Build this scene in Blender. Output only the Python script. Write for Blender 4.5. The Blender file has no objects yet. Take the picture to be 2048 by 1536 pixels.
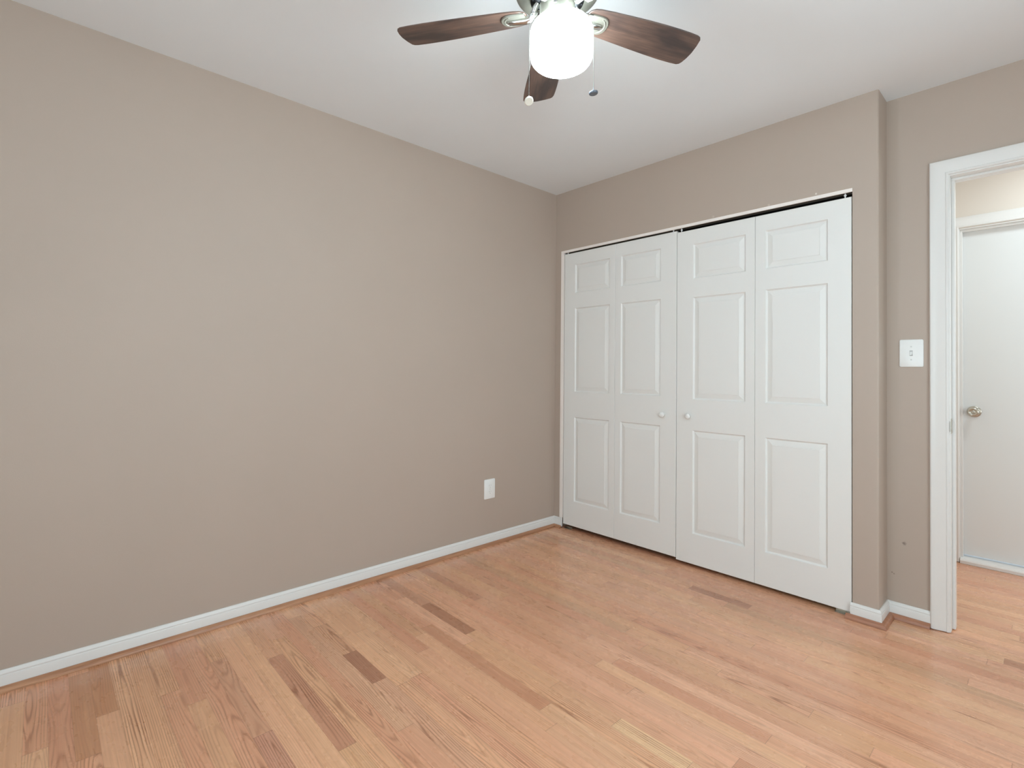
import bpy, bmesh, math, random
from mathutils import Vector, Matrix

scene = bpy.context.scene
COL = scene.collection
R = math.radians

# ------------------------------------------------------------------ camera
cam_d = bpy.data.cameras.new('camera')
cam = bpy.data.objects.new('camera', cam_d)
COL.objects.link(cam)
YAW, PITCH, ROLL = R(47.0668), R(0.7624), R(0.4987)
F = Vector((-math.sin(YAW), math.cos(YAW), 0)); Rt = Vector((math.cos(YAW), math.sin(YAW), 0)); U = Vector((0, 0, 1))
F, U = F*math.cos(PITCH)+U*math.sin(PITCH), U*math.cos(PITCH)-F*math.sin(PITCH)
Rt, U = Rt*math.cos(ROLL)+U*math.sin(ROLL), U*math.cos(ROLL)-Rt*math.sin(ROLL)
m = Matrix((Rt, U, -F)).transposed().to_4x4()
m.translation = Vector((2.5299, -2.7896, 1.1407))
cam.matrix_world = m
cam_d.sensor_fit = 'HORIZONTAL'
cam_d.sensor_width = 36
cam_d.lens = 36*1015.0844/2048
cam_d.shift_y = -(768-726.2245)/2048
cam_d.clip_start = 0.05
scene.camera = cam

# ------------------------------------------------------------------ world, light, exposure
scene.view_settings.view_transform = 'Standard'
scene.view_settings.look = 'None'
scene.view_settings.gamma = 1
scene.view_settings.use_curve_mapping = False
scene.view_settings.exposure = 0.10
scene.cycles.max_bounces = 10
scene.cycles.diffuse_bounces = 6

world = bpy.data.worlds.new('sky')
scene.world = world
world.use_nodes = True
world.node_tree.nodes['Background'].inputs['Color'].default_value = (0.74, 0.88, 1.0, 1)
world.node_tree.nodes['Background'].inputs['Strength'].default_value = 1.0

GLOBE_STRENGTH = 34.0


def area(name, loc, direction, sx, sy, power, color):
    d = bpy.data.lights.new(name, 'AREA')
    d.shape = 'RECTANGLE'; d.size = sx; d.size_y = sy
    d.energy = power; d.color = color
    o = bpy.data.objects.new(name, d)
    o.location = loc
    o.rotation_euler = Vector(direction).to_track_quat('-Z', 'Z').to_euler()
    COL.objects.link(o)
    return o


# added daylight at two unseen windows, and the hall's ceiling lamp
area('unseen_window_light', (2.00, -3.99, 1.28), (0, 1, 0), 1.5, 1.60, 33, (0.74, 0.93, 1.0))
area('unseen_window_light', (3.54, -1.65, 1.28), (-1, 0, 0), 1.5, 1.60, 34, (0.74, 0.93, 1.0))
area('hall_lamp', (2.75, 0.78, 2.42), (0, 0, -1), 0.35, 0.35, 8.3, (0.80, 0.94, 1.0))
area('hall_fill', (4.22, 0.80, 1.15), (-1, 0, 0), 0.9, 1.9, 27, (0.80, 0.94, 1.0))  # added fill before the closed hall end; brightens the hall door


# ------------------------------------------------------------------ materials
def srgb(r, g, b):
    f = lambda c: (c/255/12.92) if c/255 <= 0.04045 else ((c/255+0.055)/1.055)**2.4
    return (f(r), f(g), f(b), 1)


class NT:
    """small helper around a node tree"""
    def __init__(self, name):
        self.m = bpy.data.materials.new(name); self.m.use_nodes = True
        self.t = self.m.node_tree; self.n = self.t.nodes
        self.p = self.n['Principled BSDF']

    def new(self, kind, **kw):
        x = self.n.new(kind)
        for k, v in kw.items():
            setattr(x, k, v)
        return x

    def link(self, a, b): self.t.links.new(a, b)

    def val(self, v, sock):
        if isinstance(v, (int, float)): sock.default_value = v
        elif isinstance(v, (tuple, list)): sock.default_value = v
        else: self.link(v, sock)

    def math(self, op, a, b=None, c=None, clamp=False):
        x = self.new('ShaderNodeMath', operation=op, use_clamp=clamp)
        self.val(a, x.inputs[0])
        if b is not None: self.val(b, x.inputs[1])
        if c is not None: self.val(c, x.inputs[2])
        return x.outputs[0]

    def mix(self, fac, a, b, blend='MIX'):
        x = self.new('ShaderNodeMix', data_type='RGBA', blend_type=blend)
        self.val(fac, x.inputs[0]); self.val(a, x.inputs[6]); self.val(b, x.inputs[7])
        return x.outputs[2]

    def noise(self, vec, scale, detail=2.0, rough=0.5, w=None):
        x = self.new('ShaderNodeTexNoise')
        if w is not None:
            x.noise_dimensions = '4D'; self.val(w, x.inputs['W'])
        self.link(vec, x.inputs['Vector'])
        x.inputs['Scale'].default_value = scale; x.inputs['Detail'].default_value = detail
        x.inputs['Roughness'].default_value = rough
        return x.outputs['Fac']

    def scaled(self, vec, s):
        x = self.new('ShaderNodeVectorMath', operation='MULTIPLY')
        self.link(vec, x.inputs[0]); x.inputs[1].default_value = s
        return x.outputs[0]

    def ramp(self, fac, stops):
        x = self.new('ShaderNodeMapRange')
        self.val(fac, x.inputs[0])
        x.inputs[1].default_value, x.inputs[2].default_value, x.inputs[3].default_value, x.inputs[4].default_value = stops
        return x.outputs[0]

    def bump(self, h, strength, dist):
        x = self.new('ShaderNodeBump')
        x.inputs['Strength'].default_value = strength; x.inputs['Distance'].default_value = dist
        self.link(h, x.inputs['Height']); self.link(x.outputs[0], self.p.inputs['Normal'])


def paint(name, color, rough=0.5, bump=0.1, scale=350, spots=(), variation=0.03, spec=0.5):
    k = NT(name)
    co = k.new('ShaderNodeTexCoord').outputs['Object']
    nz = k.noise(co, 2.2, 3)
    dark = tuple(c*(1-variation) for c in color[:3])+(1,)
    lite = tuple(min(1, c*(1+variation)) for c in color[:3])+(1,)
    c = k.mix(nz, dark, lite)
    for (p, rad, sc) in spots:                       # small scuffs and chips with a place of their own
        d = k.new('ShaderNodeVectorMath', operation='DISTANCE')
        k.link(co, d.inputs[0]); d.inputs[1].default_value = p
        wob = k.math('MULTIPLY', k.noise(co, 160, 2), rad*0.9)
        f = k.ramp(k.math('ADD', d.outputs['Value'], wob), (rad*0.7, rad*1.5, 1.0, 0.0))
        c = k.mix(f, c, sc)
    k.link(c, k.p.inputs['Base Color'])
    k.p.inputs['Roughness'].default_value = rough
    k.p.inputs['Specular IOR Level'].default_value = spec
    k.bump(k.noise(co, scale, 2), bump, 0.0006)
    return k.m


TAUPE = srgb(182, 166, 153)
M_wall = paint('taupe_wall_paint', TAUPE, 0.55, 0.25, 260)
M_wall_closet = paint('taupe_wall_paint_closet', TAUPE, 0.55, 0.25, 260,
                      spots=(((1.722, 0, 2.022), 0.006, srgb(225, 218, 210)), ((1.20, 0, 2.021), 0.010, srgb(196, 182, 170)),
                             ((1.5, 0, 2.018), 0.008, srgb(200, 186, 174))))
M_wall_door = paint('taupe_wall_paint_doorway', TAUPE, 0.55, 0.25, 260,
                    spots=(((2.042, 0.1606, 0.351), 0.010, srgb(138, 123, 113)), ((1.996, 0.1606, 0.205), 0.004, srgb(140, 124, 112)),
                           ((2.004, 0.1606, 0.20), 0.004, srgb(140, 124, 112))))
M_ceiling = paint('ceiling_paint', srgb(231, 235, 238), 0.8, 0.2, 200)
M_hall = paint('cream_hall_paint', srgb(224, 214, 203), 0.6, 0.2, 260)
M_trim = paint('white_trim_paint', srgb(228, 226, 223), 0.3, 0.12, 120, variation=0.015)
M_door = paint('white_door_paint', srgb(232, 231, 228), 0.42, 0.12, 220, variation=0.01)
M_halldoor = paint('white_flush_door_paint', srgb(224, 225, 224), 0.4, 0.1, 220, variation=0.01)
M_jamb = paint('worn_white_jamb_paint', srgb(244, 236, 230), 0.5, 0.3, 90, variation=0.04)
M_plastic = paint('white_plastic', srgb(240, 240, 238), 0.3, 0.0, 100, variation=0.0)
M_screw = paint('painted_screw', srgb(214, 213, 210), 0.35, 0.0, 100, variation=0.0)
M_slot = paint('grey_slot', srgb(178, 176, 174), 0.5, 0.0, 100, variation=0.0)
M_inner = paint('closet_interior_shade', srgb(120, 110, 102), 0.7, 0.2, 200)  # coloured dark to deepen the shade in the gap under the doors


def metal(name, color, rough, brushed=True):
    k = NT(name)
    co = k.new('ShaderNodeTexCoord').outputs['Object']
    k.p.inputs['Metallic'].default_value = 1.0
    nz = k.noise(k.scaled(co, (60, 60, 900)), 1.0, 2)
    dark = tuple(c*0.88 for c in color[:3])+(1,)
    k.link(k.mix(nz, dark, color), k.p.inputs['Base Color'])
    k.link(k.ramp(nz, (0, 1, rough*0.8, rough*1.2)), k.p.inputs['Roughness'])
    return k.m


M_nickel = metal('brushed_nickel', srgb(196, 190, 178), 0.32)
M_pewter = paint('pewter_fan_finish', srgb(146, 144, 133), 0.5, 0.0, 100, variation=0.03)
M_pewter.node_tree.nodes['Principled BSDF'].inputs['Metallic'].default_value = 0.75
M_fob_pale = paint('pale_fob', srgb(222, 218, 206), 0.35, 0.0, 100)
M_fob_dark = paint('dark_slate_fob', srgb(88, 94, 104), 0.3, 0.0, 100)
M_bead = metal('dark_bead_chain', srgb(96, 94, 90), 0.5)  # bead metal darkened so the globe does not wash it out
M_nickel_dark = metal('satin_nickel_dark', srgb(150, 148, 140), 0.4)  # darker nickel tone for the bracket screws
M_chrome = metal('polished_chrome', srgb(205, 205, 203), 0.16)
M_track = metal('track_steel', srgb(140, 128, 116), 0.5)
M_black = metal('dark_motor_metal', srgb(60, 60, 62), 0.4)


def glow(name, color, strength):
    k = NT(name)
    # frosted glass lit from inside: strength varies slightly by noise
    lw = k.new('ShaderNodeTexCoord').outputs['Object']
    nz = k.noise(lw, 6, 1)
    k.p.inputs['Base Color'].default_value = (0.9, 0.9, 0.88, 1)
    k.p.inputs['Roughness'].default_value = 0.35
    k.p.inputs['Emission Color'].default_value = color
    k.link(k.ramp(nz, (0, 1, strength*0.94, strength*1.06)), k.p.inputs['Emission Strength'])
    return k.m


M_globe = glow('frosted_lamp_glass', (0.80, 0.95, 1.0, 1), GLOBE_STRENGTH)


def floor_material():
    k = NT('red_oak_strip_floor')
    uv = k.new('ShaderNodeUVMap', uv_map='grain').outputs[0]
    ed = k.new('ShaderNodeUVMap', uv_map='edge').outputs[0]
    tone = k.new('ShaderNodeVertexColor', layer_name='tone').outputs['Color']
    rnd = k.new('ShaderNodeVertexColor', layer_name='rnd').outputs['Color']
    s = k.new('ShaderNodeSeparateXYZ'); k.link(uv, s.inputs[0]); x, y = s.outputs[0], s.outputs[1]
    r = k.new('ShaderNodeSeparateColor'); k.link(rnd, r.inputs[0]); r1, r2, r3 = r.outputs[0], r.outputs[1], r.outputs[2]
    # growth rings: distance to a wandering pith axis running along the board
    cmb = k.new('ShaderNodeCombineXYZ'); k.link(x, cmb.inputs[0]); k.link(k.math('MULTIPLY', y, 2.0), cmb.inputs[1])
    v = cmb.outputs[0]
    n_big = k.noise(v, 1.25, 1.0, 0.4)
    n_mid = k.noise(k.scaled(v, (0.35, 4, 1)), 9.0, 2, 0.5)
    zz = k.math('ADD', k.math('MULTIPLY', k.math('SUBTRACT', n_big, 0.5), 0.10),
                k.math('MULTIPLY', k.math('SUBTRACT', r2, 0.5), 0.05))
    yy = k.math('ADD', k.math('SUBTRACT', y, 0.0287), k.math('MULTIPLY', k.math('SUBTRACT', r1, 0.5), 0.075))
    rad = k.math('SQRT', k.math('ADD', k.math('MULTIPLY', zz, zz), k.math('MULTIPLY', yy, yy)))
    rad = k.math('ADD', rad, k.math('MULTIPLY', n_mid, 0.006))
    ring = k.math('ADD', k.math('MULTIPLY', k.math('SINE', k.math('MULTIPLY', rad, 2*math.pi/0.0062)), 0.5), 0.5)
    ring = k.math('POWER', ring, 3.2)
    amp = k.math('MULTIPLY', k.math('POWER', r3, 0.8), 1.0)
    amp = k.math('MULTIPLY', amp, k.ramp(k.noise(v, 3.1, 1), (0.25, 0.75, 0.15, 1.0)))
    # fine pores and streaks
    pores = k.noise(k.scaled(v, (5, 420, 1)), 1.0, 3, 0.65)
    streak = k.noise(k.scaled(v, (0.4, 55, 1)), 1.0, 3, 0.55)
    blot = k.noise(k.scaled(v, (0.8, 16, 1)), 1.0, 1)
    c = k.mix(k.ramp(streak, (0.35, 0.70, 0.0, 0.45)), tone, srgb(190, 136, 104))
    c = k.mix(k.ramp(blot, (0.40, 0.75, 0.0, 0.22)), c, srgb(230, 186, 150))
    c = k.mix(k.math('MULTIPLY', ring, amp), c, srgb(142, 86, 56))
    c = k.mix(k.ramp(pores, (0.52, 0.74, 0.0, 0.34)), c, srgb(140, 90, 62))
    # a few pin knots
    vor = k.new('ShaderNodeTexVoronoi'); k.link(k.scaled(v, (1.6, 6.0, 1)), vor.inputs['Vector']); vor.inputs['Scale'].default_value = 1.0
    wh = k.new('ShaderNodeSeparateColor'); k.link(vor.outputs['Color'], wh.inputs[0])
    knot = k.math('MULTIPLY', k.ramp(vor.outputs['Distance'], (0.008, 0.036, 0.85, 0.0)), k.math('GREATER_THAN', wh.outputs[0], 0.80))
    c = k.mix(knot, c, srgb(96, 54, 38))
    # joints
    e = k.new('ShaderNodeSeparateXYZ'); k.link(ed, e.inputs[0])
    dy = k.math('MINIMUM', y, k.math('SUBTRACT', 0.0575, y))
    side = k.ramp(dy, (0.0, 0.0011, 0.34, 0.0))
    end = k.ramp(k.math('MINIMUM', e.outputs[0], e.outputs[1]), (0.0, 0.0016, 0.5, 0.0))
    j = k.math('MAXIMUM', side, end)
    c = k.mix(j, c, srgb(96, 60, 42))
    k.link(c, k.p.inputs['Base Color'])
    k.link(k.ramp(k.noise(v, 14, 2), (0.3, 0.7, 0.24, 0.34)), k.p.inputs['Roughness'])
    k.p.inputs['Specular IOR Level'].default_value = 0.5
    k.p.inputs['Coat Weight'].default_value = 0.25
    k.p.inputs['Coat Roughness'].default_value = 0.18
    h = k.math('ADD', k.math('MULTIPLY', pores, -0.12), k.math('MULTIPLY', j, -1.0))
    k.bump(h, 0.22, 0.001)
    return k.m


def wood(name, base, dark, light, axis=0, rough=0.35, scale=1.0, smear=0.0):
    k = NT(name)
    co = k.new('ShaderNodeTexCoord').outputs['Object']
    st = [45*scale]*3; st[axis] = 2.2*scale
    g = k.noise(k.scaled(co, tuple(st)), 1.0, 4, 0.6)
    st2 = [260*scale]*3; st2[axis] = 8*scale
    f = k.noise(k.scaled(co, tuple(st2)), 1.0, 3, 0.6)
    c = k.mix(k.ramp(g, (0.3, 0.7, 0.0, 1.0)), light, base)
    c = k.mix(k.ramp(f, (0.45, 0.75, 0.0, 0.6)), c, dark)
    if smear:
        st3 = [13]*3; st3[axis] = 3.4
        q = k.noise(k.scaled(co, tuple(st3)), 1.0, 3, 0.6)
        c = k.mix(k.ramp(q, (0.46, 0.66, 0.0, smear)), c, dark)
    k.link(c, k.p.inputs['Base Color'])
    k.p.inputs['Roughness'].default_value = rough
    return k.m


M_floor = floor_material()
M_shoe_y = wood('oak_shoe_moulding_long', srgb(168, 116, 84), srgb(122, 76, 52), srgb(196, 146, 110), 1, 0.3)
M_shoe_x = wood('oak_shoe_moulding_cross', srgb(160, 106, 80), srgb(118, 72, 52), srgb(186, 132, 102), 0, 0.3)
M_blade = wood('walnut_fan_blade', srgb(84, 66, 58), srgb(48, 40, 40), srgb(110, 84, 72), 0, 0.42, 1.0, 0.8)


# ------------------------------------------------------------------ mesh helpers
def link(name, bm, mat, parent=None, smooth=False, kind=None, bevel=0.0, autosmooth=None):
    bmesh.ops.recalc_face_normals(bm, faces=bm.faces)
    me = bpy.data.meshes.new(name)
    bm.to_mesh(me); bm.free()
    for p in me.polygons:
        p.use_smooth = smooth
    if autosmooth is not None:
        for p in me.polygons: p.use_smooth = True
        me.set_sharp_from_angle(angle=R(autosmooth))
    o = bpy.data.objects.new(name, me)
    COL.objects.link(o)
    me.materials.append(mat)
    if parent is not None: o.parent = parent
    if kind: o['kind'] = kind
    if bevel:
        b = o.modifiers.new('edge', 'BEVEL'); b.width = bevel; b.segments = 2; b.limit_method = 'ANGLE'
    return o


def tag(o, label, cat, group=None, kind=None):
    o['label'] = label; o['category'] = cat
    if group: o['group'] = group
    if kind: o['kind'] = kind
    return o


def empty(name, loc, rotz=0):
    o = bpy.data.objects.new(name, None); COL.objects.link(o)
    o.location = loc; o.rotation_euler = (0, 0, rotz); o.empty_display_size = 0.05
    return o


def add_box(bm, lo, hi):
    x0, y0, z0 = lo; x1, y1, z1 = hi
    v = [bm.verts.new(p) for p in ((x0, y0, z0), (x1, y0, z0), (x1, y1, z0), (x0, y1, z0),
                                   (x0, y0, z1), (x1, y0, z1), (x1, y1, z1), (x0, y1, z1))]
    for f in ((0, 3, 2, 1), (4, 5, 6, 7), (0, 1, 5, 4), (1, 2, 6, 5), (2, 3, 7, 6), (3, 0, 4, 7)):
        bm.faces.new([v[i] for i in f])


def boxes(*bs):
    bm = bmesh.new()
    for lo, hi in bs: add_box(bm, lo, hi)
    return bm


def add_rings(bm, rings, closed=True, cap=True):
    """connect rings of equal length"""
    vs = [[bm.verts.new(p) for p in ring] for ring in rings]
    n = len(vs[0])
    for a, b in zip(vs, vs[1:]):
        for i in range(n if closed else n-1):
            j = (i+1) % n
            bm.faces.new((a[i], a[j], b[j], b[i]))
    if cap:
        bm.faces.new(vs[0][::-1]); bm.faces.new(vs[-1])
    return vs


def add_lathe(bm, prof, seg=48, M=Matrix.Identity(4)):
    """profile (r, z); r == 0 closes"""
    rings = []
    for r, z in prof:
        if r < 1e-6: rings.append([bm.verts.new(M @ Vector((0, 0, z)))])
        else: rings.append([bm.verts.new(M @ Vector((r*math.cos(2*math.pi*i/seg), r*math.sin(2*math.pi*i/seg), z))) for i in range(seg)])
    for a, b in zip(rings, rings[1:]):
        for i in range(seg):
            j = (i+1) % seg
            if len(a) == 1 and len(b) == 1: break
            if len(a) == 1: bm.faces.new((a[0], b[j], b[i]))
            elif len(b) == 1: bm.faces.new((a[i], a[j], b[0]))
            else: bm.faces.new((a[i], a[j], b[j], b[i]))
    for e in (rings[0], rings[-1]):
        if len(e) > 1: bm.faces.new(e)


def add_tube(bm, pts, rad, seg=10):
    pts = [Vector(p) for p in pts]
    rads = rad if isinstance(rad, (list, tuple)) else [rad]*len(pts)
    rings = []
    for i, p in enumerate(pts):
        t = (pts[min(i+1, len(pts)-1)]-pts[max(i-1, 0)]).normalized()
        up = Vector((0, 0, 1)) if abs(t.z) < 0.9 else Vector((1, 0, 0))
        a = t.cross(up).normalized(); b = a.cross(t)
        rings.append([p+(a*math.cos(2*math.pi*k/seg)+b*math.sin(2*math.pi*k/seg))*rads[i] for k in range(seg)])
    add_rings(bm, rings)


def sweep(bm, path, prof, normals_side=1):
    """sweep a (distance from wall, z) profile along a plan path, mitred; the room is on the given side"""
    P = [Vector(p) for p in path]
    rings = []
    for i, p in enumerate(P):
        d0 = (P[i]-P[i-1]).normalized() if i > 0 else None
        d1 = (P[i+1]-P[i]).normalized() if i < len(P)-1 else None
        nrm = lambda d: Vector((d.y, -d.x))*normals_side
        if d0 is None: mv = nrm(d1)
        elif d1 is None: mv = nrm(d0)
        else:
            a, b = nrm(d0), nrm(d1); s = (a+b)
            mv = s/(1+a.dot(b))
        rings.append([(p.x+mv.x*d, p.y+mv.y*d, z) for d, z in prof])
    add_rings(bm, rings)


# ------------------------------------------------------------------ room shell
H = 2.44
D = 0.1606          # the recess behind the closet's front
XP = 1.977          # right edge of the closet pier
XR, YB = 3.40, -3.85
HX, HY = 4.3, 1.31  # hall end and hall rear wall

# floor: every strip of oak is its own quad with its own tone and grain offset
random.seed(11)
W = 0.0575
PAL = [srgb(*c) for c in ((204, 154, 124), (210, 162, 130), (202, 150, 120), (210, 164, 130), (198, 146, 118), (206, 158, 126),
                          (203, 152, 124), (208, 160, 132), (214, 170, 136), (196, 142, 114), (205, 158, 124))]
forced = {  # (row y low, start x, end x, tone, ring amplitude)
    -1.430: [(0.437, 0.79, srgb(160, 108, 82), 0.6), (1.283, 1.55, srgb(212, 164, 130), 0.5), (1.55, 1.80, srgb(228, 190, 150), 0.9)],
    -1.545: [(0.62, 1.343, srgb(196, 142, 112), 0.5), (1.343, 2.2, srgb(214, 168, 134), 0.4)],
    -1.890: [(0.30, 0.591, srgb(206, 158, 126), 0.8), (0.591, 0.836, srgb(152, 100, 78), 1.0), (0.836, 1.45, srgb(210, 162, 134), 0.8)],
    -1.950: [(0.15, 1.113, srgb(214, 168, 138), 0.9)],
    -2.120: [(0.42, 1.067, srgb(190, 138, 112), 0.9), (1.067, 1.6, srgb(214, 168, 130), 0.3)],
    -2.294: [(0.30, 0.84, srgb(200, 150, 122), 0.6), (0.84, 1.3, srgb(194, 142, 122), 1.0)],
    -2.640: [(0.02, 0.40, srgb(186, 132, 96), 0.5)],
    -2.700: [(0.06, 0.60, srgb(188, 136, 102), 0.3)],
    -0.276: [(1.204, 1.51, srgb(164, 114, 90), 0.5), (1.51, 2.3, srgb(202, 152, 122), 0.3)],
    0.007: [(1.70, 2.381, srgb(216, 172, 136), 0.5), (2.381, 2.56, srgb(166, 116, 88), 0.4)],
}
bm = bmesh.new()
uvg = bm.loops.layers.uv.new('grain'); uve = bm.loops.layers.uv.new('edge')
ct = bm.loops.layers.float_color.new('tone'); cr = bm.loops.layers.float_color.new('rnd')
k0 = math.floor((YB-0.2-0.007)/W); k1 = math.ceil((HY+0.3-0.007)/W)


def board(x0, x1, y0, tone, amp):
    ox, oy = random.uniform(0, 400), 0
    ra = (random.random(), random.random(), amp, 1)
    vs = [bm.verts.new(p) for p in ((x0, y0, 0), (x1, y0, 0), (x1, y0+W, 0), (x0, y0+W, 0))]
    f = bm.faces.new(vs)
    for l, (ux, uy) in zip(f.loops, ((0, 0), (1, 0), (1, 1), (0, 1))):
        l[uvg].uv = (ox+ux*(x1-x0), uy*W)
        l[uve].uv = (ux*(x1-x0), (1-ux)*(x1-x0))
        l[ct] = tone; l[cr] = ra


def tone():
    c = random.choice(PAL); s = random.uniform(1.29, 1.42)
    if random.random() < 0.05: s *= 0.80
    return (c[0]*s, c[1]*s*0.965, c[2]*s*0.92, 1)


for k in range(k0, k1):
    y0 = 0.007+k*W
    f = []
    for key, v in forced.items():
        if abs(y0-key) < W*0.5: f += v
    f.sort()
    x, end = -0.1, HX+0.1
    stops = f+[(end, end, None, None)]
    x -= random.uniform(0, 0.6)
    for (a, b, tn, amp) in stops:
        if a < x and tn is not None:
            if b <= x+0.02: continue
            a = x
        while x < a-0.001:
            L = random.choice((random.uniform(0.3, 0.8), random.uniform(0.7, 1.7), random.uniform(0.9, 2.0)))
            nx = min(a, x+L)
            if a-nx < 0.15: nx = a
            board(x, nx, y0, tone(), random.random()); x = nx
        if tn is not None: board(a, b, y0, (tn[0]*1.22, tn[1]*1.18, tn[2]*1.12, 1), amp); x = b
geom = bmesh.ops.extrude_face_region(bm, geom=bm.faces[:])
bot = [g for g in geom['geom'] if isinstance(g, bmesh.types.BMVert)]
for v in bot: v.co.z = -0.05
bmesh.ops.reverse_faces(bm, faces=bm.faces[:])
me = bpy.data.meshes.new('floor'); bmesh.ops.recalc_face_normals(bm, faces=bm.faces); bm.to_mesh(me); bm.free()
floor = bpy.data.objects.new('floor', me); COL.objects.link(floor); me.materials.append(M_floor)
tag(floor, 'reddish oak strip floor running through the bedroom and hall', 'floor', kind='structure')


def struct(name, bm, mat, label, cat, **kw):
    o = link(name, bm, mat, kind='structure', **kw)
    return tag(o, label, cat, kind='structure')


struct('ceiling', boxes(((-0.1, YB-0.1, H), (HX+0.1, HY+0.3, H+0.1))), M_ceiling, 'flat pale grey-white ceiling above the fan', 'ceiling')
struct('wall_left', boxes(((-0.1, YB-0.1, 0), (0, 0.72, H))), M_wall, 'long blank taupe wall with the power outlet', 'wall')
# closet front: narrow strip, header, pier with its returning side
cb = boxes(((0, 0, 0), (0.053, 0.1, H)), ((0.053, 0, 2.012), (1.875, 0.1, H)))
rr = 0.009      # soft rounded outer corner of the pier
plan = [(1.875, 0)]+[(XP-rr+rr*math.sin(a), rr-rr*math.cos(a)) for a in [math.pi/2*i/6 for i in range(7)]]+[(XP, 0.72), (1.875, 0.72)]
add_rings(cb, [[(x, y, 0) for x, y in plan], [(x, y, H) for x, y in plan]])
struct('wall_closet', cb, M_wall_closet, 'taupe wall around and above the white closet doors', 'wall', autosmooth=30)
struct('wall_closet_rear', boxes(((0, 0.62, 0), (1.875, 0.72, H))), M_inner, 'closet rear wall coloured dark to deepen the shade behind its doors', 'wall')
OX0, OX1, OZ = 2.190, 3.04, 2.036     # rough opening to the hall
struct('wall_doorway', boxes(((XP, D, 0), (OX0, 0.29, H)), ((OX0, D, OZ), (OX1, 0.29, H)), ((OX1, D, 0), (HX, 0.29, H))), M_wall_door,
       'taupe wall with the light switch beside the doorway', 'wall')
wz0, wz1 = 0.44, 2.12
wy0, wy1 = -2.45, -0.85
struct('wall_right', boxes(((XR, YB, 0), (XR+0.12, wy0, H)), ((XR, wy1, 0), (XR+0.12, D, H)), ((XR, wy0, 0), (XR+0.12, wy1, wz0)),
                           ((XR, wy0, wz1), (XR+0.12, wy1, H))), M_wall, 'taupe wall with an added unseen window on the camera side', 'wall')
wx0, wx1 = 1.20, 2.80
struct('wall_rear', boxes(((0, YB-0.12, 0), (wx0, YB, H)), ((wx1, YB-0.12, 0), (XR+0.12, YB, H)), ((wx0, YB-0.12, 0), (wx1, YB, wz0)),
                          ((wx0, YB-0.12, wz1), (wx1, YB, H))), M_wall, 'taupe rear wall with an added unseen window behind the camera', 'wall')
HD0, HD1, HDZ = 2.114, 2.93, 2.026
struct('wall_hall', boxes(((XP, HY, 0), (HD0, HY+0.12, H)), ((HD0, HY, HDZ), (HD1, HY+0.12, H)), ((HD1, HY, 0), (HX, HY+0.12, H))), M_hall,
       'cream hall wall above and around the flush white door', 'wall')
struct('wall_hall_side', boxes(((XP-0.1, 0.72, 0), (XP, HY+0.12, H))), M_hall, 'cream side wall of the hall', 'wall')
struct('wall_hall_end', boxes(((HX, D, 0), (HX+0.1, HY+0.12, H))), M_hall, 'cream end wall of the hall', 'wall')


# unseen windows behind the camera, placed and sized for their light
def pane_mat():
    k = NT('window_glass')
    tr = k.new('ShaderNodeBsdfTransparent'); gl = k.new('ShaderNodeBsdfGlossy'); gl.inputs['Roughness'].default_value = 0.02
    mx = k.new('ShaderNodeMixShader'); mx.inputs[0].default_value = 0.06
    k.link(tr.outputs[0], mx.inputs[1]); k.link(gl.outputs[0], mx.inputs[2])
    k.link(mx.outputs[0], k.n['Material Output'].inputs['Surface'])
    return k.m


M_pane = pane_mat()


def window(name, axis, pos, a0, a1, label):
    def B(a, b, z0, z1, d0, d1):
        return ((a, pos+d0, z0), (b, pos+d1, z1)) if axis == 'y' else ((pos+d0, a, z0), (pos+d1, b, z1))
    s = -1 if axis == 'y' else 1
    q = lambda d: tuple(sorted((s*d[0], s*d[1])))
    root = empty(name, (0, 0, 0))
    tag(root, label, 'window', kind='structure')
    mid = (wz0+wz1)/2
    fr = [B(a0, a0+.045, wz0, wz1, *q((.03, .09))), B(a1-.045, a1, wz0, wz1, *q((.03, .09))), B(a0+.045, a1-.045, wz0, wz0+.045, *q((.03, .09))),
          B(a0+.045, a1-.045, wz1-.045, wz1, *q((.03, .09))), B(a0+.045, a1-.045, mid-.02, mid+.02, *q((.04, .08)))]
    link('window_frame', boxes(*fr), M_trim, root)
    link('pane', boxes(B(a0+.045, a1-.045, wz0+.045, mid-.02, *q((.058, .062))), B(a0+.045, a1-.045, mid+.02, wz1-.045, *q((.058, .062)))), M_pane, root)
    cs = [B(a0-.06, a0, wz0, wz1+.06, *q((-.016, 0))), B(a1, a1+.06, wz0, wz1+.06, *q((-.016, 0))), B(a0, a1, wz1, wz1+.06, *q((-.016, 0))),
          B(a0-.09, a1+.09, wz0-.025, wz0, *q((-.05, 0)))]
    link('window_casing', boxes(*cs), M_trim, root)


window('unseen_window_1', 'y', YB, wx0, wx1, 'unseen white framed window added in the rear wall for light')
window('unseen_window_2', 'x', XR, wy0, wy1, 'unseen white framed window added beside the camera for light')

# ------------------------------------------------------------------ baseboards and shoe mouldings
BB = [(0, 0.012), (0.0125, 0.012), (0.0125, 0.050), (0.0115, 0.0535), (0.0095, 0.0545), (0.0095, 0.0575), (0.0108, 0.0600), (0.0095, 0.0645),
      (0.0060, 0.0690), (0.0040, 0.0715), (0, 0.0715)]


def quarter(d0, r, n=7, z0=0.0005):
    return [(d0, z0), (d0+r, z0)]+[(d0+r*math.cos(a), z0+r*math.sin(a)) for a in [math.pi/2*i/n for i in range(1, n)]]+[(d0, z0+r)]


def base(name, path, label, side=1):
    bm = bmesh.new(); sweep(bm, path, BB, side)
    return struct(name, bm, M_trim, label, 'baseboard', autosmooth=35)


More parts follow.
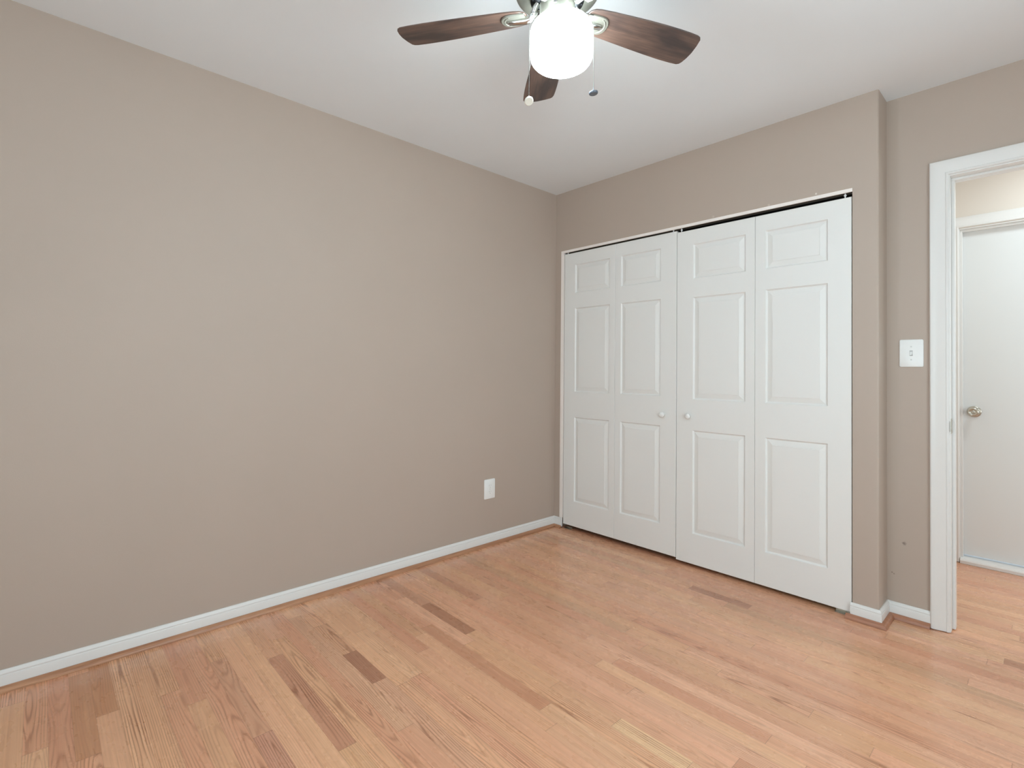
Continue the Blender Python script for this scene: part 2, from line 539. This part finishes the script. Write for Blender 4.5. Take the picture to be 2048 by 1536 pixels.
def shoe(name, path, mat, label, side=1, r=0.019):
    bm = bmesh.new(); sweep(bm, path, quarter(0.0126, r), side)
    return struct(name, bm, mat, label, 'trim', autosmooth=40)


base('baseboard_left', [(0, YB), (0, 0), (0.081, 0)], 'white baseboard along the long blank taupe wall')
base('baseboard_closet', [(1.868, 0), (XP, 0), (XP, D), (2.141, D)], 'short white baseboard wrapping the closet pier beside the doorway')
base('baseboard_right', [(XR, D), (XR, YB), (0, YB)], 'white baseboard around the walls with the added windows')
shoe('trim_1', [(0, YB), (0, 0), (0.079, 0)], M_shoe_y, 'thin brown wood shoe moulding under the long baseboard')
shoe('trim_2', [(1.852, 0), (XP, 0), (XP, D), (2.138, D)], M_shoe_x, 'brown wood shoe moulding wrapping the foot of the closet pier', r=0.021)

# ------------------------------------------------------------------ door casings and jambs
CAS = [(0, 0.0), (0, 0.007), (0.004, 0.0095), (0.009, 0.0095), (0.012, 0.0075), (0.015, 0.0085), (0.030, 0.0115), (0.038, 0.0145), (0.046, 0.0165),
       (0.056, 0.0175), (0.0625, 0.0165), (0.066, 0.013), (0.066, 0.0)]


def casing(bm, xa, xb, zt, y, width=0.066, z0=0.003):
    """three mitred sides around an opening; profile measured outward from its edge and out of the wall"""
    s = width/0.066
    pr = [(w*s, d) for w, d in CAS]
    rings = [[(xa-w, y-d, z0) for w, d in pr], [(xa-w, y-d, zt+w) for w, d in pr], [(xb+w, y-d, zt+w) for w, d in pr], [(xb+w, y-d, z0) for w, d in pr]]
    add_rings(bm, rings)


JX, JX1, JZ = 2.207, 3.02, 2.020     # faces of the bedroom jamb
bm = bmesh.new(); casing(bm, 2.2035, JX1+0.004, 2.026, D)
struct('trim_3', bm, M_trim, 'white moulded casing around the bedroom doorway', 'door casing', autosmooth=25)
bm = boxes(((OX0, D-0.001, 0.002), (JX, 0.291, JZ+0.016)), ((JX1, D-0.001, 0.002), (OX1, 0.291, JZ+0.016)), ((JX, D-0.001, JZ), (JX1, 0.291, JZ+0.016)),
           ((JX, 0.205, 0.004), (JX+0.011, 0.242, JZ-0.011)), ((JX1-0.011, 0.205, 0.004), (JX1, 0.242, JZ-0.011)), ((JX, 0.205, JZ-0.011), (JX1, 0.242, JZ)))
jamb = struct('trim_4', bm, M_trim, 'white door jamb and stop inside the bedroom doorway', 'door jamb', bevel=0.0012)
# strike plate let into the jamb
bm = boxes(((JX, 0.1645, 0.874), (JX+0.0012, 0.2035, 0.940)), ((JX, 0.153, 0.884), (JX+0.0014, 0.1645, 0.930)), ((JX+0.0012, 0.170, 0.888), (JX+0.0016, 0.192, 0.926)))
add_lathe(bm, [(0.0035, 0), (0.0025, 0.001), (0, 0.0012)], 12, Matrix.Translation((JX+0.0012, 0.197, 0.932)) @ Matrix.Rotation(R(90), 4, 'Y'))
add_lathe(bm, [(0.0035, 0), (0.0025, 0.001), (0, 0.0012)], 12, Matrix.Translation((JX+0.0012, 0.197, 0.882)) @ Matrix.Rotation(R(90), 4, 'Y'))
link('strike_plate', bm, M_nickel, jamb, bevel=0.0004)['label'] = 'nickel strike plate'
# hall side casing of the same doorway
bm = bmesh.new()
pr = [(w, d) for w, d in CAS]
add_rings(bm, [[(2.2035-w, 0.29+d, 0.003) for w, d in pr], [(2.2035-w, 0.29+d, 2.026+w) for w, d in pr], [(JX1+0.004+w, 0.29+d, 2.026+w) for w, d in pr],
               [(JX1+0.004+w, 0.29+d, 0.003) for w, d in pr]])
struct('trim_5', bm, M_trim, 'white casing on the hall side of the doorway', 'door casing', autosmooth=25)

# hall door frame, slab, knob, sill
bm = bmesh.new(); casing(bm, 2.122, 2.922, 2.030, HY, 0.062)
struct('trim_6', bm, M_trim, 'white moulded casing around the hall door', 'door casing', autosmooth=25)
HJ0, HJ1, HJZ = 2.1255, 2.9185, 2.020
bm = boxes(((HD0, HY-0.001, 0), (HJ0, HY+0.12, HJZ+.005)), ((HJ1, HY-0.001, 0), (HD1, HY+0.12, HJZ+.005)), ((HD0, HY-0.001, HJZ), (HD1, HY+0.12, HDZ)),
           ((HJ0, HY+0.012, 0.03), (HJ0+0.011, HY+0.045, HJZ)), ((HJ1-0.011, HY+0.012, 0.03), (HJ1, HY+0.045, HJZ)), ((HJ0+0.011, HY+0.012, HJZ-0.013), (HJ1-0.011, HY+0.045, HJZ)))
struct('trim_7', bm, M_trim, 'white jamb and stop holding the hall door', 'door jamb', bevel=0.001)
bm = bmesh.new()
add_rings(bm, [[(HJ0, HY+dy, z) for dy, z in ((-0.022, 0.001), (-0.022, 0.018), (-0.016, 0.026), (-0.004, 0.030), (0.10, 0.030), (0.10, 0.001))],
               [(HJ1, HY+dy, z) for dy, z in ((-0.022, 0.001), (-0.022, 0.018), (-0.016, 0.026), (-0.004, 0.030), (0.10, 0.030), (0.10, 0.001))]])
struct('trim_8', bm, M_trim, 'low white sill under the hall door', 'door sill', autosmooth=20)
d3 = empty('door_3', (HJ0+0.002, HY+0.046, 0.042))
tag(d3, 'flush white hall door with a round metal knob', 'door', kind='structure')
link('door_slab', boxes(((0, 0, 0), (HJ1-HJ0-0.004, 0.036, HJZ-0.046))), M_halldoor, d3, bevel=0.002)
kn = bmesh.new()
KM = Matrix.Translation((0.058, 0, 0.870)) @ Matrix.Rotation(R(90), 4, 'X')
add_lathe(kn, [(0, 0), (0.0335, 0), (0.0335, 0.003), (0.031, 0.0055), (0.026, 0.0075), (0.020, 0.009), (0.0125, 0.011), (0.0105, 0.016), (0.0105, 0.026), (0.014, 0.031),
               (0.022, 0.037), (0.0265, 0.044), (0.0275, 0.051), (0.0265, 0.057), (0.0225, 0.0615), (0.019, 0.0625), (0.0175, 0.0608), (0.010, 0.0600), (0.0085, 0.0615), (0.0075, 0.0622), (0.003, 0.0618), (0, 0.0612)], 40, KM)
kno = link('door_knob', kn, M_nickel, d3, autosmooth=50); kno['label'] = 'round chrome door knob'

# ------------------------------------------------------------------ closet: jamb, track, bifold doors
struct('trim_9', boxes(((0.053, -0.001, 0.012+0.06), (0.078, 0.095, 1.995)), ((0.053, -0.001, 1.995), (1.875, 0.008, 2.012))), M_jamb,
       'worn white jamb edge around the closet opening', 'door jamb', bevel=0.001)

tr = empty('bifold_track', (0.078, 0.012, 2.012))
tag(tr, 'metal bifold track in the dark gap above the closet doors', 'door track')
link('channel', boxes(((0, 0, -0.016), (1.797, 0.002, 0)), ((0, 0.028, -0.016), (1.797, 0.030, 0)), ((0, 0.002, -0.002), (1.797, 0.028, 0))), M_track, tr)


def leaf_mesh(w, px0, px1, h, t=0.034):
    """molded three-panel leaf; origin at lower left front; front faces -y"""
    bm = bmesh.new()
    PZ = [(0.176, 0.776), (0.956, 1.554), (1.663, 1.866)]
    b = 0.0015
    xs = [b, px0, px1, w-b]
    zs = [b]
    for a, c in PZ: zs += [a, c]
    zs.append(h-b)
    V = {}
    def v(i, j):
        if (i, j) not in V: V[(i, j)] = bm.verts.new((xs[i], 0, zs[j]))
        return V[(i, j)]
    loops = [(0.0012, 0.0014), (0.0035, 0.0060), (0.006, 0.0088), (0.009, 0.0092), (0.0112, 0.0082), (0.0330, 0.0022), (0.0348, 0.0024), (0.0358, 0.0006)]
    for i in range(3):
        for j in range(len(zs)-1):
            q = [v(i, j), v(i+1, j), v(i+1, j+1), v(i, j+1)]
            if i == 1 and j in (1, 3, 5):
                prev = q
                for ins, dep in loops:
                    nx = [bm.verts.new((xs[1]+ins, dep, zs[j]+ins)), bm.verts.new((xs[2]-ins, dep, zs[j]+ins)),
                          bm.verts.new((xs[2]-ins, dep, zs[j+1]-ins)), bm.verts.new((xs[1]+ins, dep, zs[j+1]-ins))]
                    for a in range(4):
                        bm.faces.new((prev[a], prev[(a+1) % 4], nx[(a+1) % 4], nx[a]))
                    prev = nx
                bm.faces.new(prev)
            else:
                bm.faces.new(q)
    # border chain of the front, then the slab's sides and rear
    order = [(i, 0) for i in range(4)]+[(3, j) for j in range(1, len(zs))]+[(i, len(zs)-1) for i in (2, 1, 0)]+[(0, j) for j in range(len(zs)-2, 0, -1)]
    fr = [V[o] for o in order]
    def out(p, y): return (0 if p.x < b*1.5 else (w if p.x > w-b*1.5 else p.x), y, 0 if p.z < b*1.5 else (h if p.z > h-b*1.5 else p.z))
    m1 = [bm.verts.new(out(p.co, b)) for p in fr]
    m2 = [bm.verts.new(out(p.co, t)) for p in fr]
    n = len(fr)
    for a in range(n):
        c = (a+1) % n
        bm.faces.new((fr[a], m1[a], m1[c], fr[c])); bm.faces.new((m1[a], m2[a], m2[c], m1[c]))
    bm.faces.new(m2)
    return bm


LH = 1.952


def knob_bm():
    bm = bmesh.new()
    add_lathe(bm, [(0, 0), (0.0095, 0), (0.0085, 0.004), (0.0075, 0.010), (0.0100, 0.014), (0.0150, 0.017), (0.0172, 0.021), (0.0165, 0.0255), (0.0125, 0.029), (0.006, 0.0305), (0, 0.031)],
              32, Matrix.Rotation(R(90), 4, 'X'))
    return bm


def bifold(name, x, z, leaves, knob_leaf, kx, kz, pins, label):
    root = empty(name, (x, 0.004, z))
    tag(root, label, 'closet door', kind='structure')
    for i, (lx, w, p0, p1) in enumerate(leaves):
        lf = link('door_leaf', leaf_mesh(w, p0, p1, LH), M_door, root)
        lf.location = (lx, 0, 0)
        if i == knob_leaf:
            kb = link('knob', knob_bm(), M_door, lf, smooth=True); kb.location = (kx-x-lx, 0, kz-z)
    for px in pins:
        b2 = bmesh.new()
        add_lathe(b2, [(0.003, 0), (0.003, 0.026)], 12); add_lathe(b2, [(0.006, 0.012), (0.006, 0.017)], 12)
        pn = link('pivot_pin', b2, M_plastic, root); pn.location = (px-x, 0.012, LH-0.001)
        pn['label'] = 'white top pivot pin'
    return root


bifold('door_1', 0.084, 0.032, [(0, 0.4435, 0.099, 0.399), (0.445, 0.4435, 0.045, 0.337)], 1, 0.889, 0.876, (0.105, 0.945),
       'white panelled bifold closet door nearest the long blank wall')
bifold('door_2', 0.9755, 0.021, [(0, 0.4530, 0.103, 0.404), (0.4545, 0.4410, 0.053, 0.342)], 0, 1.058, 0.879, (0.998, 1.842),
       'white panelled bifold closet door nearest the doorway')


def bracket(x, x2, label):
    root = empty('pivot_bracket', (x, 0.006, 0))
    tag(root, label, 'bracket', 'closet door floor brackets')
    link('bracket_plate', boxes(((0, 0, 0.0005), (x2-x, 0.028, 0.0025)), ((0, 0.024, 0.0025), (x2-x, 0.026, 0.012))), M_nickel, root, bevel=0.0004)
    b2 = bmesh.new(); add_lathe(b2, [(0, 0.0025), (0.004, 0.0025), (0.004, 0.0045), (0, 0.005)], 12, Matrix.Translation(((x2-x)*0.7, 0.010, 0)))
    link('bracket_screw', b2, M_nickel_dark, root)


bracket(1.80, 1.862, 'small metal pivot bracket on the floor beside the closet pier')
bracket(0.088, 0.150, 'small metal pivot bracket on the floor near the room corner')


# ------------------------------------------------------------------ outlet and switch
def rounded_plate(bm, w, h, t, r=0.006, edge=0.0025, n=5):
    """plate in the XZ plane, front towards -y, origin at its centre on the wall"""
    def ring(ins, y):
        a, b = w/2-ins, h/2-ins; rr = max(r-ins, 0.001); pts = []
        for cx, cz, s in ((a-rr, b-rr, 0), (-a+rr, b-rr, 90), (-a+rr, -b+rr, 180), (a-rr, -b+rr, 270)):
            for i in range(n+1):
                an = R(s+90*i/n); pts.append((cx+rr*math.cos(an), y, cz+rr*math.sin(an)))
        return pts
    add_rings(bm, [ring(0, 0), ring(0, -t*0.45), ring(edge*0.35, -t*0.8), ring(edge, -t)])


def screw_bm(x, z, y):
    bm = bmesh.new()
    add_lathe(bm, [(0, 0), (0.0034, 0), (0.003, 0.0010), (0, 0.0013)], 16, Matrix.Translation((x, y, z)) @ Matrix.Rotation(R(90), 4, 'X'))
    return bm


sw = empty('light_switch', (2.070, D, 1.2335))
tag(sw, 'white light switch plate with one toggle between closet pier and doorway', 'light switch')
bm = bmesh.new(); rounded_plate(bm, 0.089, 0.127, 0.006, 0.007); link('wall_plate', bm, M_plastic, sw, autosmooth=40)
link('toggle_slot', boxes(((-0.0055, -0.0064, -0.0125), (0.0055, -0.0058, 0.0125))), M_slot, sw)
bm = bmesh.new()
add_rings(bm, [[(-0.0045, -0.006, -0.003), (0.0045, -0.006, -0.003), (0.0045, -0.006, 0.0085), (-0.0045, -0.006, 0.0085)],
               [(-0.0035, -0.0165, -0.0095), (0.0035, -0.0165, -0.0095), (0.0035, -0.0150, -0.004), (-0.0035, -0.0150, -0.004)]])
link('toggle', bm, M_plastic, sw, bevel=0.0006)
for z in (0.030, -0.030): link('screw', screw_bm(0, z, -0.0058), M_screw, sw)

ou = empty('power_outlet', (0, -0.628, 0.363), R(90))
tag(ou, 'white duplex power outlet low on the long blank wall', 'power outlet')
bm = bmesh.new(); rounded_plate(bm, 0.089, 0.127, 0.006, 0.006); link('wall_plate', bm, M_plastic, ou, autosmooth=40)
for z in (0.0195, -0.0195):
    bm = bmesh.new(); n = 28; rings = []
    for y, s in ((-0.0055, 1.0), (-0.0078, 1.0), (-0.0084, 0.96)):
        rings.append([(max(-0.0145, min(0.0145, 0.0172*math.cos(2*math.pi*i/n)))*s, y, 0.0172*math.sin(2*math.pi*i/n)*s*0.84+z) for i in range(n)])
    add_rings(bm, rings)
    rc = link('receptacle', bm, M_plastic, ou)
    bm = boxes(((-0.0075, -0.0087, z+0.000), (-0.0055, -0.0083, z+0.0085)), ((0.0055, -0.0087, z+0.001), (0.0075, -0.0083, z+0.0075)))
    add_lathe(bm, [(0, 0), (0.0026, 0), (0.0026, 0.0004), (0, 0.0004)], 14, Matrix.Translation((0, -0.0083, z-0.0075)) @ Matrix.Rotation(R(90), 4, 'X'))
    link('slots', bm, M_slot, rc)
link('screw', screw_bm(0, 0, -0.0058), M_screw, ou)

# ------------------------------------------------------------------ ceiling fan
FX, FY = 1.491, -1.647
fan = empty('ceiling_fan', (FX, FY, H))
tag(fan, 'dark wood ceiling fan with a lit white globe and brushed nickel body', 'ceiling fan')
ZB = 2.235-H
bm = bmesh.new()
add_lathe(bm, [(0, 0), (0.075, 0), (0.078, -0.01), (0.078, -0.03), (0.112, -0.045), (0.128, -0.06), (0.134, -0.085), (0.134, -0.125), (0.128, -0.146), (0.116, -0.156), (0.088, -0.160), (0, -0.160)], 72)
link('motor_housing', bm, M_pewter, fan, autosmooth=40)
bm = bmesh.new()
add_lathe(bm, [(0, -0.1605), (0.082, -0.1605), (0.082, -0.170), (0.066, -0.180), (0, -0.180)], 60)
for i in range(20):
    a = 2*math.pi*i/20
    add_lathe(bm, [(0.0045, 0), (0.0045, -0.006), (0, -0.007)], 8, Matrix.Translation((0.075*math.cos(a), 0.075*math.sin(a), -0.169)))
link('flywheel', bm, M_black, fan, autosmooth=40)
bm = bmesh.new()
add_lathe(bm, [(0, -0.179), (0.050, -0.179), (0.054, -0.183), (0.054, -0.222), (0.050, -0.228), (0.046, -0.232), (0.050, -0.238), (0, -0.238)], 60)
hs = link('switch_housing', bm, M_pewter, fan, autosmooth=40)
# little pull-switch slots in the housing, towards the camera
cd = math.atan2(-2.7896-FY, 2.5299-FX)
bm = bmesh.new()
for da in (-0.10,):
    Mx = Matrix.Rotation(cd+da, 4, 'Z')
    for z0, z1 in ((-0.196, -0.190), (-0.212, -0.200)):
        vs = []
        b3 = bmesh.new(); add_box(b3, (0.052, -0.004, z0), (0.0565, 0.004, z1)); b3.transform(Mx)
        me3 = bpy.data.meshes.new('t'); b3.to_mesh(me3); b3.free(); bm.from_mesh(me3); bpy.data.meshes.remove(me3)
link('reverse_switch', bm, M_chrome, hs)

# frosted globe
GZ = 0.0
bm = bmesh.new()
RG, z_t, z_b = 0.0955, -0.235, -0.373
prof = [(0, z_t+0.004), (0.047, z_t+0.004), (0.047, z_t)]
rc = 0.031       # rounded upper and lower edges of the drum
prof.append((RG-rc-0.006, z_t-0.0015))
for i in range(0, 9):
    a = math.pi/2*i/8
    prof.append((RG-rc+rc*math.sin(a), z_t-0.004-rc*(1-math.cos(a))))
for i in range(0, 9):
    a = math.pi/2*i/8
    prof.append((RG-rc+rc*math.cos(a), z_b+0.006+rc*(1-math.sin(a))))
prof += [(0.045, z_b+0.0025), (0.02, z_b+0.0005), (0, z_b)]
add_lathe(bm, prof, 72)
gl = link('globe', bm, M_globe, fan, smooth=True); gl['label'] = 'glowing frosted white glass globe'
gl.location = (Rt.x*0.014, Rt.y*0.014, 0)

OUT = [(.093, -.022), (.100, -.038), (.112, -.047), (.128, -.051), (.17, -.0555), (.23, -.060), (.30, -.0645), (.36, -.067), (.42, -.068), (.46, -.0672), (.488, -.0655), (.500, -.062), (.507, -.054),
       (.513, -.030), (.517, 0), (.516, .025), (.512, .045), (.507, .054), (.498, .059), (.47, .0605), (.42, .0605), (.36, .058), (.30, .0545), (.23, .050), (.17, .0455), (.130, .041), (.112, .036), (.098, .026), (.093, .012)]


def blade_bm(t=0.0055):
    bm = bmesh.new()
    def ins(k, z):
        c = Vector((0.30, -0.003)); pts = []
        n = len(OUT)
        for i, p in enumerate(OUT):
            a = Vector(OUT[i-1]); b = Vector(OUT[(i+1) % n]); d = (b-a).normalized(); nr = Vector((-d.y, d.x))
            pts.append((p[0]+nr.x*k, p[1]+nr.y*k, z))
        return pts
    add_rings(bm, [ins(0.0014, 0), ins(0, 0.0013), ins(0, t-0.0013), ins(0.0014, t)])
    return bm


def iron_plate_bm():
    """bracket plate screwed under the blade with a raised spine"""
    bm = bmesh.new()
    o = [(.088, -.011), (.098, -.012), (.100, -.030), (.112, -.033), (.140, -.034), (.155, -.0325), (.161, -.030), (.167, -.026), (.172, -.0195), (.1755, -.011), (.177, 0), (.1755, .011), (.172, .0195), (.167, .026), (.161, .030), (.155, .0325), (.140, .034), (.112, .033), (.100, .030), (.098, .012), (.088, .011)]
    def sc(k, z): return [(p[0] if p[0] < .11 else .11+(p[0]-.11)*k, p[1]*k, z) for p in o]
    add_rings(bm, [sc(1, -0.0005), sc(1, -0.003), sc(0.96, -0.0055)])
    rim = [(.143+.022*math.cos(a), .026*math.sin(a)) for a in [R(-80+160*i/14) for i in range(15)]]
    add_tube(bm, [(x, y, -0.0050) for x, y in rim], 0.0024, 10)
    return bm


mb = None
for k in range(5):
    ang = R(141+72*k)
    ir = bmesh.new()
    add_tube(ir, [(0.058, 0.012, 0.030), (0.066, 0.010, 0.020), (0.074, 0.006, 0.004), (0.084, 0.002, -0.008), (0.098, 0, -0.0095), (0.125, 0, -0.0085), (0.150, 0, -0.0070), (0.157, 0, -0.0050)],
             [0.008, 0.0085, 0.009, 0.010, 0.0105, 0.0095, 0.009, 0.004], 12)
    add_tube(ir, [(0.058, -0.016, 0.030), (0.066, -0.013, 0.018), (0.076, -0.006, 0.002), (0.088, -0.002, -0.0075), (0.100, 0, -0.009)], [0.006, 0.006, 0.006, 0.006, 0.005], 10)
    b = link('blade', blade_bm(), M_blade, fan, autosmooth=40) if k == 0 else bpy.data.objects.new('blade', b0.data)
    if k == 0: b0 = b
    else: COL.objects.link(b); b.parent = fan
    b.matrix_local = Matrix.Translation((0, 0, ZB)) @ Matrix.Rotation(ang, 4, 'Z') @ Matrix.Rotation(R(-10.5), 4, 'X')
    p = link('blade_bracket', iron_plate_bm(), M_pewter, b, autosmooth=35)
    arm = link('bracket_arm', ir, M_chrome, b, autosmooth=60)
    arm['label'] = 'shiny curved bracket arm'

# pull chains with round fobs; they hang at the two sides of the globe
for s, zf, name, nx, mat, lab in ((-1, 1.962-H, 'pull_chain', None, M_fob_pale, 'nickel bead pull chain with pale fob'), (1, 1.989-H, 'pull_chain', None, M_fob_dark, 'nickel bead pull chain with dark fob')):
    bx = Rt.x*(0.014+s*0.0985); by = Rt.y*(0.014+s*0.0985)
    bm = bmesh.new()
    add_tube(bm, [(Rt.x*s*0.050, Rt.y*s*0.050, -0.205), (Rt.x*s*0.075, Rt.y*s*0.075, -0.205), (bx, by, -0.212)], 0.0015, 8)
    z = -0.216
    while z > zf+0.014:
        bmesh.ops.create_icosphere(bm, subdivisions=1, radius=0.00125, matrix=Matrix.Translation((bx, by, z))); z -= 0.0031
    ch = link(name, bm, M_bead, fan, smooth=True); ch['label'] = lab
    bm = bmesh.new()
    tilt = Matrix.Rotation(R(-38), 4, Vector((0.3, 0.9, 0))) if s < 0 else Matrix.Rotation(R(9), 4, Vector((0.9, -0.2, 0)))
    add_lathe(bm, [(0, 0.0042), (0.0085, 0.0042), (0.0118, 0.0025), (0.0128, 0.0), (0.0122, -0.0030), (0.0105, -0.0044), (0.0098, -0.0038), (0, -0.0040)], 32,
              Matrix.Translation((bx, by, zf)) @ tilt @ Matrix.Scale(1.1, 4))
    add_tube(bm, [(bx, by, zf+0.003), (bx, by, zf+0.016)], 0.0012, 8)
    fb = link('fob', bm, mat, ch, autosmooth=40)
